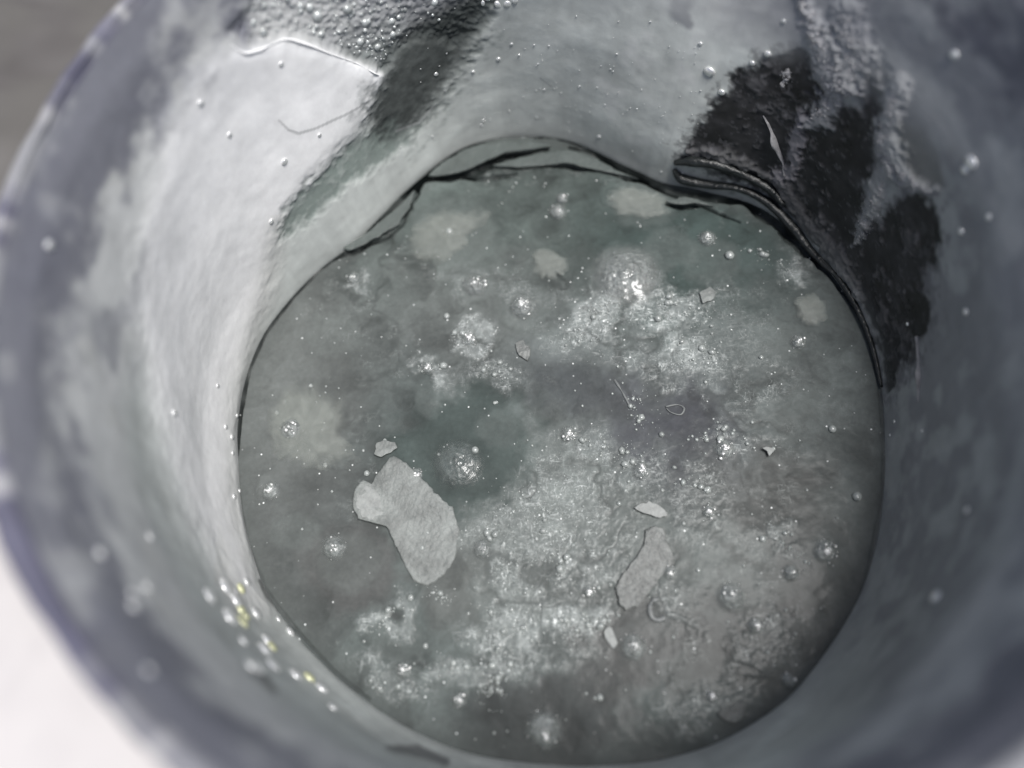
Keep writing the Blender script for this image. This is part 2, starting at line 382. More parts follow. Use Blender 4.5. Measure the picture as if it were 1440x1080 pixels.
# surface lookup for things stuck to the wall
vis = z_all > 0.005
_W = WVd[vis]; _wx = wx[vis]; _wy = wy[vis]; _th = th_all[vis]
def on_wall(x, y):
    # only the far side of the tube is seen: the inner face that looks at the camera
    i = np.argmin((_wx - x) ** 2 + (_wy - y) ** 2)
    n = np.array([-math.cos(_th[i]), -math.sin(_th[i]), 0.12]); n /= np.linalg.norm(n)
    return _W[i], n

# ------------------------------------------------------------------ rim bead and the tank top around the mouth
RP = []
for k in range(13):
    a = pi - k / 12 * pi * 1.0
    RP.append((0.165 + 0.024 * math.cos(a), 0.962 + 0.026 * math.sin(a)))
RP += [(0.192, 0.93)]
NR = 360; TR = np.linspace(0, 2 * pi, NR, endpoint=False)
rj = (fbm(np.cos(TR) * 4, np.sin(TR) * 4, 64, 4) - .5) * .05
RV = np.stack([ring(TR, o + rj * (o > .15), np.full(NR, z)) for o, z in RP], 0).reshape(-1, 3)
def grid_faces(ns, nt):
    i = np.arange(ns - 1)[:, None] * nt; j = np.arange(nt)[None]; k = (j + 1) % nt
    return np.stack([i + j, i + nt + j, i + nt + k, i + k], -1).reshape(-1, 4)
thr = np.tile(TR, len(RP)); a1 = fbm(np.cos(thr) * 5 + 9, np.sin(thr) * 5, 61); a2 = fbm(np.cos(thr) * 16 + 9, np.sin(thr) * 16, 62)
CR = np.tile([.30, .305, .32], (len(RV), 1)); CR = mixc(CR, (.12, .12, .165), sstep(.45, .6, a1 * .6 + a2 * .4)); CR = mixc(CR, (.55, .55, .54), sstep(.6, .72, a2) * .7)
part(mesh_obj('neck_rim', RV, grid_faces(len(RP), NR), M_rim, col=CR, rough=np.full(len(RV), .6)))
DO = np.r_[0.15, 0.2, 0.22, .25, .3, .36, .44, .55, .7, .9, 1.2, 1.6, 2.2, 3.0]
DV = []
for d in DO:
    q = ring(TR, d, np.full(NR, 0.955)); q[:, 2] = 0.938 - 0.02 * max(0, d - .25) ** 1.2; DV.append(q)
DV = np.concatenate(DV); b1 = fbm(DV[:, 0] * 5, DV[:, 1] * 5, 71); b2 = fbm(DV[:, 0] * 14, DV[:, 1] * 14, 72)
CD = np.tile([.56, .54, .53], (len(DV), 1))
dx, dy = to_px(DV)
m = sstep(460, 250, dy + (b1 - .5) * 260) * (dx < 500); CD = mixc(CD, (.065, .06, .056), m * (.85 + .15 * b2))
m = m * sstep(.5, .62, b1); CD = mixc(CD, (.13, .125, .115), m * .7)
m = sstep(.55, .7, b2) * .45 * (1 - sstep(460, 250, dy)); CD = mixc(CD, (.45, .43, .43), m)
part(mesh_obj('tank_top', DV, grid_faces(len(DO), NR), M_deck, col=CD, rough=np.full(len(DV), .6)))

# ------------------------------------------------------------------ the liquid
NG = 820
gx = np.linspace(-1.06, 1.06, NG); GX, GY = np.meshgrid(gx, gx)
GX = GX.ravel(); GY = GY.ravel()
LV = np.stack([GX, GY, 0 * GX], -1); lx, ly = to_px(LV)
thl = np.arctan2(GY, GX); rl = np.hypot(GX, GY); edge = r_liq(thl) - rl        # distance to the wall
f1 = fbm(GX * 3.2, GY * 3.2, 101, 4); f2 = fbm(GX * 9, GY * 9, 102, 4); f3 = fbm(GX * 28, GY * 28, 103, 4); f4 = fbm(GX * 90, GY * 90, 104, 2)
rid = 1 - 2 * np.abs(fbm(GX * 40, GY * 40, 105, 3) - .5)                         # ridged
st = fbm((GX * .8 + GY * .6) * 30 + 7 * f2 + 3 * f1, (GY * .8 - GX * .6) * 62 + 9 * f1 + 5 * f3, 106, 4)             # fine slanting streaks
wX = lx + (f2 - .5) * 70 + (f3 - .5) * 30; wY = ly + (fbm(GX * 9 + 40, GY * 9, 108) - .5) * 70 + (fbm(GX * 28 + 9, GY * 28, 109) - .5) * 30
def blob(cx, cy, rx, ry, rot=0, soft=.3, warp=1.0):
    x = (lx * (1 - warp) + wX * warp) - cx; y = (ly * (1 - warp) + wY * warp) - cy; c, s = math.cos(rot), math.sin(rot)
    d = np.hypot((x * c + y * s) / rx, (-x * s + y * c) / ry)
    return sstep(1 + soft, 1 - soft, d)
KL = 1.36
def A(r, g, b): return lin(r, g, b) / KL
CL = np.tile(A(98, 107, 105), (len(LV), 1)) * (.8 + .4 * f1)[:, None]
for (cx, cy, rx, ry, rot, soft, col, k) in [
        (390, 560, 120, 260, .1, .5, (110, 114, 112), .8), (430, 780, 110, 130, .5, .5, (92, 96, 95), .8),
        (780, 320, 300, 130, 0, .5, (84, 95, 91), .85), (980, 350, 150, 90, .3, .5, (56, 74, 71), .8),
        (1120, 640, 170, 230, 0, .5, (94, 101, 100), .85), (1100, 850, 170, 160, .3, .5, (96, 102, 100), .85),
        (860, 560, 130, 70, .3, .5, (66, 70, 77), .85), (940, 600, 110, 80, .5, .6, (76, 77, 86), .7), (760, 720, 150, 150, 0, .5, (118, 125, 122), .8),
        (800, 800, 160, 90, 0, .5, (114, 121, 118), .8), (650, 440, 130, 90, 0, .6, (110, 114, 112), .6), (880, 470, 120, 80, .3, .5, (118, 126, 124), .7),
        (655, 632, 104, 96, 0, .26, (72, 85, 82), .93), (762, 1010, 122, 92, -.3, .35, (62, 66, 66), .97), (890, 910, 78, 60, 0, .4, (84, 85, 84), .85),
        (490, 800, 66, 56, .2, .35, (92, 93, 92), .8), (640, 820, 50, 50, 0, .5, (92, 95, 93), .7), (1000, 900, 110, 70, .2, .5, (86, 90, 89), .8),
        (1140, 900, 90, 90, 0, .5, (92, 96, 94), .7), (1060, 700, 100, 60, .2, .5, (92, 94, 92), .6), (940, 430, 60, 50, .8, .5, (64, 82, 78), .8)]:
    CL = mixc(CL, A(*col), blob(cx, cy, rx, ry, rot, soft) * k)
clr0 = np.maximum(blob(400, 600, 90, 260, .1, .5), blob(650, 635, 95, 88, 0, .4))
CL *= (.66 + .68 * f2)[:, None] * (.85 + .3 * f1)[:, None]
# cloudy curdled patches: cells of lighter and darker matter
wv = fbm(GX * 7 + 2.2 * f2, GY * 7 + 2.2 * f1, 141, 5, .6); wv2 = fbm(GX * 15 + 3 * wv, GY * 15 - 3 * f2, 142, 5, .62)
CL *= (1 + (.9 * (wv - .5) + .8 * (wv2 - .5)) * (1 - .55 * clr0))[:, None]
# pale discs and dark-edged bubbles hanging just below the surface
for (cx, cy, r, k) in [(668, 400, 30, .5), (735, 430, 40, .45), (880, 390, 52, .5), (600, 560, 26, .3), (940, 350, 36, .4), (1000, 370, 40, .35), (700, 600, 30, .3), (490, 790, 46, .35), (640, 330, 60, .4), (905, 285, 44, .4),
        (560, 430, 36, .3), (470, 470, 40, .25), (1080, 480, 46, .3), (1090, 600, 40, .3), (1180, 700, 36, .3), (1060, 820, 44, .35), (980, 940, 40, .35), (700, 830, 38, .35), (830, 620, 40, .3), (560, 900, 36, .3), (420, 750, 34, .3), (1140, 560, 30, .3), (1010, 760, 36, .35)]:
    CL = mixc(CL, A(124, 133, 130), blob(cx, cy, r, r * .85, 0, .22, .35) * k * .8)
    dd = np.abs(np.hypot(lx - cx, (ly - cy) / .85) / r - 1.04); CL = mixc(CL, A(66, 74, 72), sstep(.16, 0, dd) * k * .5 * f2)
# brownish tint drifting through the lower middle
CL = mixc(CL, A(104, 100, 97), sstep(.52, .7, fbm(GX * 4 + 3, GY * 4 + 8, 131)) * .0 * sstep(600, 800, ly))
# thin broken foam film
FOAM = [(840, 440, 44, 30, -.6, 1.0), (940, 440, 60, 26, .2, .8), (960, 490, 60, 34, .4, .8), (880, 520, 80, 40, 0, .55), (660, 478, 30, 16, 0, .8), (600, 520, 34, 14, 0, .8),
        (690, 525, 40, 20, .2, .6), (700, 965, 34, 46, .2, 1.0), (720, 900, 44, 34, .4, .9), (810, 880, 54, 34, -.3, .9), (650, 945, 40, 22, 0, .7), (545, 870, 36, 14, -.6, .8),
        (550, 960, 60, 26, .2, .6), (760, 720, 130, 90, .2, .52), (770, 800, 120, 70, 0, .6), (860, 660, 90, 60, 0, .52), (900, 580, 40, 30, .6, .7), (1110, 770, 50, 18, .7, .7),
        (1090, 368, 46, 12, .5, .9), (1010, 620, 50, 18, 0, .7), (880, 385, 50, 40, 0, .55), (1000, 420, 26, 16, -.5, .6), (980, 700, 40, 50, 0, .45), (1060, 900, 40, 50, 0, .4), (1080, 540, 60, 40, 0, .35),
        (500, 700, 34, 18, .2, .5), (490, 390, 20, 10, 0, .7), (670, 390, 28, 28, 0, .4), (740, 400, 34, 40, 0, .4), (940, 860, 60, 40, 0, .4), (990, 1000, 60, 30, -.2, .4), (1040, 460, 50, 60, .3, .35)]
fm = np.zeros(len(LV)); clr = np.zeros(len(LV))
for (cx, cy, rx, ry, rot, k) in FOAM: fm = np.maximum(fm, blob(cx, cy, rx * 1.15, ry * 1.15, rot, .55) * k)
for (cx, cy, rx, ry, rot, k) in [(650, 635, 96, 90, 0, 1), (762, 1012, 118, 88, -.3, 1), (892, 912, 66, 52, 0, 1), (490, 800, 66, 56, .2, .9), (640, 825, 46, 46, 0, .8), (860, 555, 90, 44, .3, .9),
        (950, 605, 60, 40, .5, .8), (1010, 360, 90, 50, .2, 1), (780, 320, 190, 60, 0, .9), (1028, 845, 40, 34, 0, .8), (1160, 790, 60, 60, 0, .9), (420, 760, 70, 130, .4, .8), (400, 560, 80, 160, 0, .8), (1180, 560, 60, 190, 0, .7)]:
    cl_ = blob(cx, cy, rx, ry, rot, .35) * k; fm = fm * (1 - cl_); clr = np.maximum(clr, cl_)
spk = np.clip(sstep(.50, .78, rid * .55 + st * .45), 0, 1)
CL = mixc(CL, A(138, 146, 144), np.clip(fm * (.55 + .4 * spk), 0, 1) * .6)
CL = mixc(CL, A(185, 190, 188), np.clip(fm * fm * sstep(.66, .88, rid * .4 + st * .3 + f4 * .35), 0, 1) * .7)
CL = mixc(CL, A(140, 146, 143), sstep(.63, .8, st * .5 + f3 * .5) * .30 * sstep(.08, .2, edge) * (1 - clr))
m = sstep(.45, .95, fm) * (.25 + .9 * np.clip(wv2 * 2.4 - .7, 0, 1)) * (.6 + .4 * spk); CL = mixc(CL, A(182, 190, 188), np.clip(m, 0, 1) * .62)  # silvery reflections painted as pale colour on the foam cores
vein = sstep(.10, .0, np.abs(fbm(GX * 6 + 1.5 * f2, GY * 6 + 1.5 * f1, 151, 4) - .5)) * sstep(.3, .6, f1)
CL *= (1 - .38 * vein * (1 - clr))[:, None]; fm = fm * (1 - .6 * vein)
# speckle
CL *= (.93 + .14 * f4)[:, None]
# grey smooth margin and the dark meniscus
m = sstep(.10, .0, edge) * .5; CL = mixc(CL, A(98, 103, 101), m)
_g = CL.mean(1, keepdims=True); CL = CL * .85 + _g * .15 * np.array([.985, 1.0, 1.01]); CL = CL * .86 + A(104, 108, 107) * .14     # milky
Hl = (f2 - .5) * .004 + (f3 - .5) * .0022 * (.3 + fm) + fm * (.004 + .003 * (rid - .6) + .004 * (st - .5) + .002 * (f4 - .5))
Hl += sstep(.03, .0, edge) * .0
# cracks where the dried skin has torn away from the wall
CRACK = [[(470, 356, 3), (500, 336, 4), (540, 306, 5), (575, 268, 8), (600, 243, 7), (640, 214, 4), (690, 196, 2)],
         [(575, 266, 8), (596, 250, 8), (625, 252, 5), (660, 245, 6), (690, 230, 6), (712, 219, 5), (750, 214, 3), (770, 214, 1.5)],
         [(652, 249, 4), (690, 249, 4), (715, 246, 4), (728, 242, 2)],
         [(592, 262, 3), (578, 290, 2.2), (560, 322, 2.2), (530, 338, 2.6), (504, 352, 3), (482, 356, 4), (470, 362, 3)],
         [(742, 194, 2), (780, 193, 3), (830, 206, 4), (872, 232, 6), (920, 254, 7), (965, 272, 7), (1010, 278, 6), (1050, 286, 6), (1090, 312, 7), (1130, 348, 8), (1170, 384, 6), (1206, 432, 4), (1222, 470, 2)],
         [(800, 208, 2), (826, 210, 3), (850, 226, 3), (880, 244, 4), (910, 256, 4)],
         [(728, 233, 1.5), (780, 232, 2), (850, 240, 3), (900, 256, 4), (950, 272, 4)],
         [(938, 286, 3), (958, 292, 3.5), (985, 288, 3), (1010, 300, 2), (1040, 312, 1.5)],
         [(333, 640, 2.5), (338, 580, 3), (348, 520, 4), (372, 465, 5), (410, 416, 5), (446, 380, 4), (480, 356, 3)],
         [(336, 690, 2), (346, 760, 2), (370, 826, 5), (384, 846, 4), (420, 890, 2.5), (470, 944, 2), (520, 984, 2)],
         [(1226, 480, 4), (1236, 540, 3), (1243, 620, 2.5), (1241, 700, 2), (1215, 830, 2)]]
cwx = lx + (f3 - .5) * 9 ; cwy = ly + (f2 - .5) * 12
for k_, pl in enumerate(CRACK):
    q_ = .15 if k_ >= 8 else 1.0; s_ = (.85, .3, .1)[k_ - 8] if k_ >= 8 else .92
    d = pline(pl, lx + (cwx - lx) * q_, ly + (cwy - ly) * q_); m = sstep(1.25, .55, d); m = m * s_ * (.55 + .45 * sstep(.3, .6, f2)); CL = mixc(CL, (.006, .008, .008), m * .95); Hl -= m * .03
Rl = np.clip(.36 - .08 * fm + (f2 - .5) * .2, .2, .8)
Hl *= sstep(-.005, .02, edge)
LV[:, 2] = Hl
keep = edge > -.03
idx = np.arange(NG * NG).reshape(NG, NG)
q = np.stack([idx[:-1, :-1], idx[:-1, 1:], idx[1:, 1:], idx[1:, :-1]], -1).reshape(-1, 4)
q = q[keep[q].all(1)]
used = np.unique(q); remap = np.full(NG * NG, -1); remap[used] = np.arange(len(used))
liquid = mesh_obj('liquid_surface', LV[used], remap[q], M_liquid, col=np.clip(CL[used], .004, .9), rough=Rl[used])
tag(liquid, kind='structure')
fa = liquid.data.attributes.new('Foam', 'FLOAT', 'POINT')
fo = np.clip(fm ** 1.7 * 1.15 * sstep(.30, .60, f3 * .6 + f2 * .5) + .20 * sstep(.5, .68, f1 * .4 + f3 * .6) * (1 - clr), 0, 1) * sstep(.0, .06, edge)
fa.data.foreach_set('value', fo[used].astype(np.float32))
def liq_h(x, y):                                   # height of the liquid at a point
    i = np.clip(np.round((x + 1.06) / 2.12 * (NG - 1)).astype(int), 0, NG - 1); j = np.clip(np.round((y + 1.06) / 2.12 * (NG - 1)).astype(int), 0, NG - 1)
    return Hl.reshape(NG, NG)[j, i]

# ------------------------------------------------------------------ shape builders
def ico(sub):
    import bmesh
    bm = bmesh.new(); bmesh.ops.create_icosphere(bm, subdivisions=sub, radius=1)
    V = np.array([v.co[:] for v in bm.verts]); Fc = np.array([[v.index for v in f.verts] for f in bm.faces]); bm.free(); return V, Fc
ICO = {k: ico(k) for k in (1, 2, 3, 4)}

def lump_cloud(centres, radii, normals=None, flat=.6, sub=1, jit=.25):
    """many small lumps in one mesh"""
    V0, F0 = ICO[sub]; VV = []; FF = []
    for n, (c, r) in enumerate(zip(centres, radii)):
        nn = np.array([0, 0, 1.]) if normals is None else normals[n]
        a = np.cross(nn, [0.3, .9, .1]); a /= np.linalg.norm(a); b = np.cross(nn, a)
        ph = rng.uniform(0, 2 * pi); a, b = a * math.cos(ph) + b * math.sin(ph), -a * math.sin(ph) + b * math.cos(ph)
        s = rng.uniform(1 - jit, 1 + jit, 3)
        VV.append(c + r * (V0[:, :1] * a * s[0] + V0[:, 1:2] * b * s[1] + V0[:, 2:] * nn * flat * s[2])); FF.append(F0 + n * len(V0))
    return np.concatenate(VV), np.concatenate(FF)

def densify(poly, step):
    out = []; P = np.array(poly, float)
    for i in range(len(P)):
        a, b = P[i], P[(i + 1) % len(P)]; k = max(1, int(np.hypot(*(b - a)) / step))
        for j in range(k): out.append(a + (b - a) * j / k)
    return np.array(out)

def slab(poly, z, th, bulge=.0, rough_edge=1.5, lift=(0, 0), curl=0., rings=7, wob=.004, smooth_it=1):
    """a thin sheet with real thickness: outline in photo pixels laid on the liquid, ragged edge, gently bent"""
    P = densify(poly, 5.0)
    for _ in range(smooth_it): P = .6 * P + .2 * (np.roll(P, 1, 0) + np.roll(P, -1, 0))
    c = P.mean(0); n = len(P)
    dirs = P - c; L = np.hypot(dirs[:, 0], dirs[:, 1])[:, None]
    P = P + dirs / L * rng.normal(0, rough_edge, (n, 1))
    W = on_plane(P, z); cw = W.mean(0)
    V = []; top = []
    fr = np.linspace(1, 0.12, rings) if rings > 8 else np.array([1, .975, .93, .8, .6, .38, .15])[:rings]
    for s, sg in ((1, 1), (-1, -1)):
        for f in fr:
            q = cw + (W - cw) * f
            hh = z + bulge * (1 - f * f) + lift[0] * (q[:, 0] - cw[0]) + lift[1] * (q[:, 1] - cw[1]) + curl * f ** 6
            hh = hh + (fbm(q[:, 0] * 14, q[:, 1] * 14, 201, 3) - .5) * wob * 2
            edge_round = th * .5 * (1 if f < 1 else .55)
            q = q.copy(); q[:, 2] = hh + sg * edge_round; V.append(q)
    V = np.concatenate(V); Fc = []
    for side in (0, 1):
        b0 = side * rings * n
        for k in range(rings - 1):
            for j in range(n):
                j2 = (j + 1) % n; f = [b0 + k * n + j, b0 + k * n + j2, b0 + (k + 1) * n + j2, b0 + (k + 1) * n + j]
                Fc.append(f if side == 0 else f[::-1])
        cap = [b0 + (rings - 1) * n + j for j in range(n)]; Fc.append(cap if side == 0 else cap[::-1])
    for j in range(n):
        j2 = (j + 1) % n; Fc.append([j, rings * n + j, rings * n + j2, j2])
    return V, Fc, cw

def sheet(name, poly, mat, parent=None, z=.01, th=.012, **k):
    V, Fc, cw = slab(poly, z, th, **k)
    if parent is None:
        return mesh_obj(name, V, Fc, mat, loc=(cw[0], cw[1], z))
    o = mesh_obj(name, V, Fc, mat); o.parent = parent; o.matrix_parent_inverse = Matrix.Translation(-parent.location); return o

def tube(path, rad, seg=10, flat=1.0, wob=.15, seed=0):
    P = np.array(path, float); R = np.array(rad, float); n = 6
    t = np.linspace(0, len(P) - 1, (len(P) - 1) * n + 1); i = np.minimum(t.astype(int), len(P) - 2); f = (t - i)[:, None]
    p0 = P[np.maximum(i - 1, 0)]; p1 = P[i]; p2 = P[i + 1]; p3 = P[np.minimum(i + 2, len(P) - 1)]
    Q = .5 * (2 * p1 + (p2 - p0) * f + (2 * p0 - 5 * p1 + 4 * p2 - p3) * f ** 2 + (3 * p1 - p0 - 3 * p2 + p3) * f ** 3)
    r = np.interp(t, np.arange(len(P)), R) * (1 + wob * (noise2(t * 1.7, t * 0 + seed, 9) - .5) * 2)
    T = np.gradient(Q, axis=0); T /= np.linalg.norm(T, axis=1)[:, None]
    up = np.array([0, 0, 1.]); A_ = np.cross(T, up); A_ /= np.linalg.norm(A_, axis=1)[:, None] + 1e-9; B_ = np.cross(A_, T)
    V = []
    for k in range(len(Q)):
        a = np.linspace(0, 2 * pi, seg, endpoint=False)[:, None]
        V.append(Q[k] + r[k] * (np.cos(a) * A_[k] + np.sin(a) * B_[k] * flat))
    V = np.concatenate(V); Fc = [list(range(seg))[::-1], [(len(Q) - 1) * seg + j for j in range(seg)]]
    for k in range(len(Q) - 1):
        for j in range(seg):
            j2 = (j + 1) % seg; Fc.append([k * seg + j, k * seg + j2, (k + 1) * seg + j2, (k + 1) * seg + j])
    return V, Fc

def wall_path(pts, out=.0):
    r = []
    for x, y in pts:
        p, n = on_wall(x, y); r.append(p + n * out)
    return r

# ------------------------------------------------------------------ peeled coating, sludge and torn skin: parts of the tank
V, Fc = tube(wall_path([(322, 62), (338, 71), (358, 70), (380, 60), (402, 54), (430, 60), (466, 74), (500, 88), (524, 99), (532, 104)], .001),
             [.001, .005, .006, .003, .006, .005, .002, .003, .004, .001], flat=.3, wob=.5, seed=3)
part(mesh_obj('coating_edge', V, Fc, M_coat))

def wall_field(pts, width, n, rmin, rmax, out=.0):
    P = np.array(pts, float); s = np.r_[0, np.cumsum(np.hypot(*np.diff(P, axis=0).T))]; cs = []; ns = []; rs = []
    for _ in range(n):
        t = rng.uniform(0, s[-1]); x = np.interp(t, s, P[:, 0]); y = np.interp(t, s, P[:, 1]); w = width * (.35 + .65 * math.sin(pi * min(max(t / s[-1], .08), .95)))
        g = rng.normal(0, .45, 2); x += g[0] * w; y += g[1] * w
        p, nn = on_wall(x, y); r = rng.uniform(rmin, rmax) * math.exp(-.5 * (g @ g)); cs.append(p + nn * out); ns.append(nn); rs.append(max(r, rmin))
    return cs, rs, ns
for pts, w, n, r0, r1 in [([(1130, 0), (1142, 34), (1160, 66), (1168, 100), (1176, 136), (1150, 164)], 20, 260, .004, .016),
                          ([(1186, 24), (1206, 60), (1196, 108), (1186, 140)], 26, 170, .004, .013),
                          ([(1236, 196), (1252, 230), (1276, 254), (1316, 272)], 13, 200, .004, .015),
                          ([(1262, 130), (1246, 172), (1240, 200)], 18, 110, .004, .011),
                          ([(1246, 256), (1226, 296), (1208, 338)], 15, 130, .004, .011),
                          ([(1106, 100), (1104, 112), (1098, 122)], 7, 40, .005, .014)]:
    cs, rs, ns = wall_field(pts, w * 1.15, int(n * 1.6), r0 * .5, r1 * .42)
    V, Fc = lump_cloud(cs, rs, ns, flat=.18, sub=1)
    part(mesh_obj('sludge_smear', V, Fc, M_sludge))
for pts, rad in [([(1072, 162), (1082, 180), (1092, 204), (1102, 232), (1106, 246)], [.004, .016, .02, .016, .006]),
                 ([(1290, 474), (1292, 505), (1294, 535), (1292, 566)], [.012, .014, .012, .005])]:
    V, Fc = tube(wall_path(pts, .000), [q * .85 for q in rad], flat=.3, wob=.5, seed=5); part(mesh_obj('sludge_strip', V, Fc, M_strip))

# dark rolled skin above the liquid on the right
for pts, rad, out in [([(950, 228), (972, 224), (1008, 230), (1050, 246), (1084, 266), (1104, 286)], [.010, .020, .022, .018, .016, .006], .006),
                      ([(948, 236), (962, 250), (1000, 258), (1040, 262), (1080, 280), (1118, 318), (1146, 352), (1180, 386)], [.008, .020, .018, .014, .016, .016, .012, .004], .010),
                      ([(1150, 356), (1186, 396), (1212, 440), (1230, 490), (1242, 545)], [.006, .009, .010, .009, .004], .006)]:
    V, Fc = tube(wall_path(pts, out), rad, flat=.75, seed=8); part(mesh_obj('rolled_skin', V, Fc, M_roll))

# dried skin torn into flaps where liquid meets wall
for poly, z, lift in [([(600, 248), (626, 226), (660, 208), (708, 200), (752, 200), (778, 206), (748, 210), (712, 214), (686, 226), (656, 240), (622, 247)], .014, (0, .02)),
                      ([(480, 350), (520, 326), (556, 296), (586, 266), (576, 292), (560, 316), (534, 332), (506, 347), (492, 352)], .012, (-.02, .03)),
                      ([(690, 234), (740, 220), (800, 212), (840, 224), (872, 242), (900, 252), (850, 236), (790, 228), (730, 236)], .012, (0, .02)),
                      ([(934, 284), (962, 278), (990, 284), (1006, 292), (980, 285), (956, 289)], .014, (0, .02))]:
    part(sheet('skin_flap', poly, M_film, parent=tank, z=z, th=.009, lift=lift, rough_edge=.8, wob=.003))

# ------------------------------------------------------------------ floating paint flakes
fl = sheet('paint_flake', [(554, 641), (572, 652), (604, 683), (631, 711), (637, 712), (641, 726), (646, 748), (640, 784), (622, 810), (601, 823), (584, 819), (572, 800), (561, 776), (552, 756), (545, 741), (526, 736), (505, 730), (497, 714), (499, 694), (511, 675), (523, 681), (531, 666), (540, 655)], M_flake, z=.009, th=.008, rough_edge=.9, lift=(-.05, .01), wob=.006, smooth_it=0)
tag(fl, 'largest light grey paint flake, pointed at the top, floating left of the dark round clearing', 'paint flake', 'paint flakes floating on the liquid')
lay = sheet('pale_layer', [(510, 680), (523, 684), (533, 694), (540, 716), (548, 738), (530, 734), (510, 727), (502, 714), (502, 694)], M_flake2, parent=fl, z=.0165, th=.004, rough_edge=1.1, lift=(-.05, .01), wob=.001)
for poly, lab, mt, z in [
        ([(908, 746), (922, 738), (936, 746), (938, 762), (948, 780), (944, 800), (926, 816), (910, 836), (896, 854), (880, 858), (870, 846), (866, 826), (876, 806), (894, 784), (906, 766)],
         'long mottled grey flake, rounded at its lower end, afloat right of centre', M_flake3, .012),
        ([(890, 714), (902, 707), (918, 706), (934, 716), (938, 726), (922, 728), (904, 722)], 'small ragged bright flake just above the long mottled flake', M_flake2, .016),
        ([(849, 884), (856, 881), (864, 890), (868, 904), (862, 913), (853, 902)], 'small pale teardrop flake beside a bright round bubble low in the pool', M_flake2, .014),
        ([(1006, 1003), (1014, 996), (1026, 996), (1034, 990), (1048, 987), (1047, 1004), (1036, 1017), (1018, 1013)], 'heart-shaped thin grey flake alone near the lower right edge', M_flake3, .012),
        ([(1071, 631), (1082, 629), (1089, 632), (1081, 641)], 'tiny pale triangular flake right of centre', M_flake2, .014),
        ([(526, 626), (540, 618), (556, 622), (560, 630), (544, 640), (530, 644)], 'crumbly greenish grey scrap touching the tip of the largest flake', M_flake, .012),
        ([(984, 412), (998, 404), (1008, 410), (1000, 424), (988, 428)], 'small pale crumpled scrap in the dark green upper right of the pool', M_flake, .014),
        ([(726, 484), (736, 478), (746, 494), (742, 508), (730, 500)], 'small dull oval scrap just above the middle of the pool', M_flake3, .010)]:
    o = sheet('paint_flake', poly, mt, z=z * .6, th=.006, rough_edge=1.1, wob=.006, lift=(-.06, .03), smooth_it=0)
    tag(o, lab, 'paint flake', 'paint flakes floating on the liquid')

def float_path(pts, z): return [on_plane([p], z)[0] for p in pts]
for pts, rad, lab in [
        ([(926, 842), (917, 846), (914, 856), (917, 868), (926, 872), (936, 868)], [.006, .011, .011, .012, .012, .008], 'pale C-shaped curled shred below the long mottled flake'),
        ([(864, 534), (872, 546), (880, 560), (886, 572)], [.004, .006, .005, .003], 'thin straight pale sliver in the dark patch above centre'),
        ([(936, 572), (952, 569), (962, 574), (957, 583), (944, 580), (937, 574)], [.003, .004, .004, .004, .003, .002], 'thin pale thread bent into a loop, right of the straight sliver')]:
    V, Fc = tube(float_path(pts, .002), [q * .7 for q in rad], flat=.7, wob=.5, seed=2); loc = V.mean(0)
    tag(mesh_obj('curled_shred', V, Fc, M_shred, loc=loc), lab, 'shred', 'thin shreds floating on the liquid')

# ------------------------------------------------------------------ pale oily scum patches
for poly, lab in [
        ([(392, 545), (420, 534), (460, 538), (488, 556), (496, 590), (484, 612), (506, 632), (508, 652), (470, 662), (420, 660), (386, 646), (374, 610), (378, 570)], 'broad pale scum patch spreading near the left edge of the pool'),
        ([(592, 306), (624, 292), (660, 290), (694, 294), (690, 312), (664, 330), (650, 358), (620, 374), (586, 372), (570, 348), (576, 322)], 'pale round-cornered scum patch below the torn skin at upper left'),
        ([(850, 272), (880, 260), (930, 268), (952, 284), (940, 304), (900, 310), (866, 300)], 'oval grey scum patch right under the crack at the top'),
        ([(1116, 420), (1140, 408), (1160, 416), (1168, 436), (1158, 458), (1134, 464), (1116, 448)], 'small round scum patch close to the right edge of the pool'),
        ([(746, 354), (776, 346), (800, 362), (798, 386), (772, 396), (748, 384)], 'faint greenish scum patch left of the ringed bubble')]:
    o = sheet('scum_patch', poly, M_scum, z=.010, th=.003, rough_edge=2.0, bulge=.004, wob=.001, smooth_it=4, rings=12)
    co = np.empty(len(o.data.vertices) * 3, np.float32); o.data.vertices.foreach_get('co', co)
    nn = len(co) // 3 // 24; fr = np.tile(np.repeat(np.linspace(1, .12, 12), nn), 2); co = co.reshape(-1, 3) / U
    al = sstep(1.0, .55, fr + (fbm(co[:, 0] * 22, co[:, 1] * 22, 77, 4) - .5) * .5) * .30 * (.5 + fbm(co[:, 0] * 30, co[:, 1] * 30, 78, 3))
    at_ = o.data.attributes.new('Rough', 'FLOAT', 'POINT'); at_.data.foreach_set('value', al.astype(np.float32))
    tag(o, lab, 'scum patch', 'pale scum patches on the liquid')

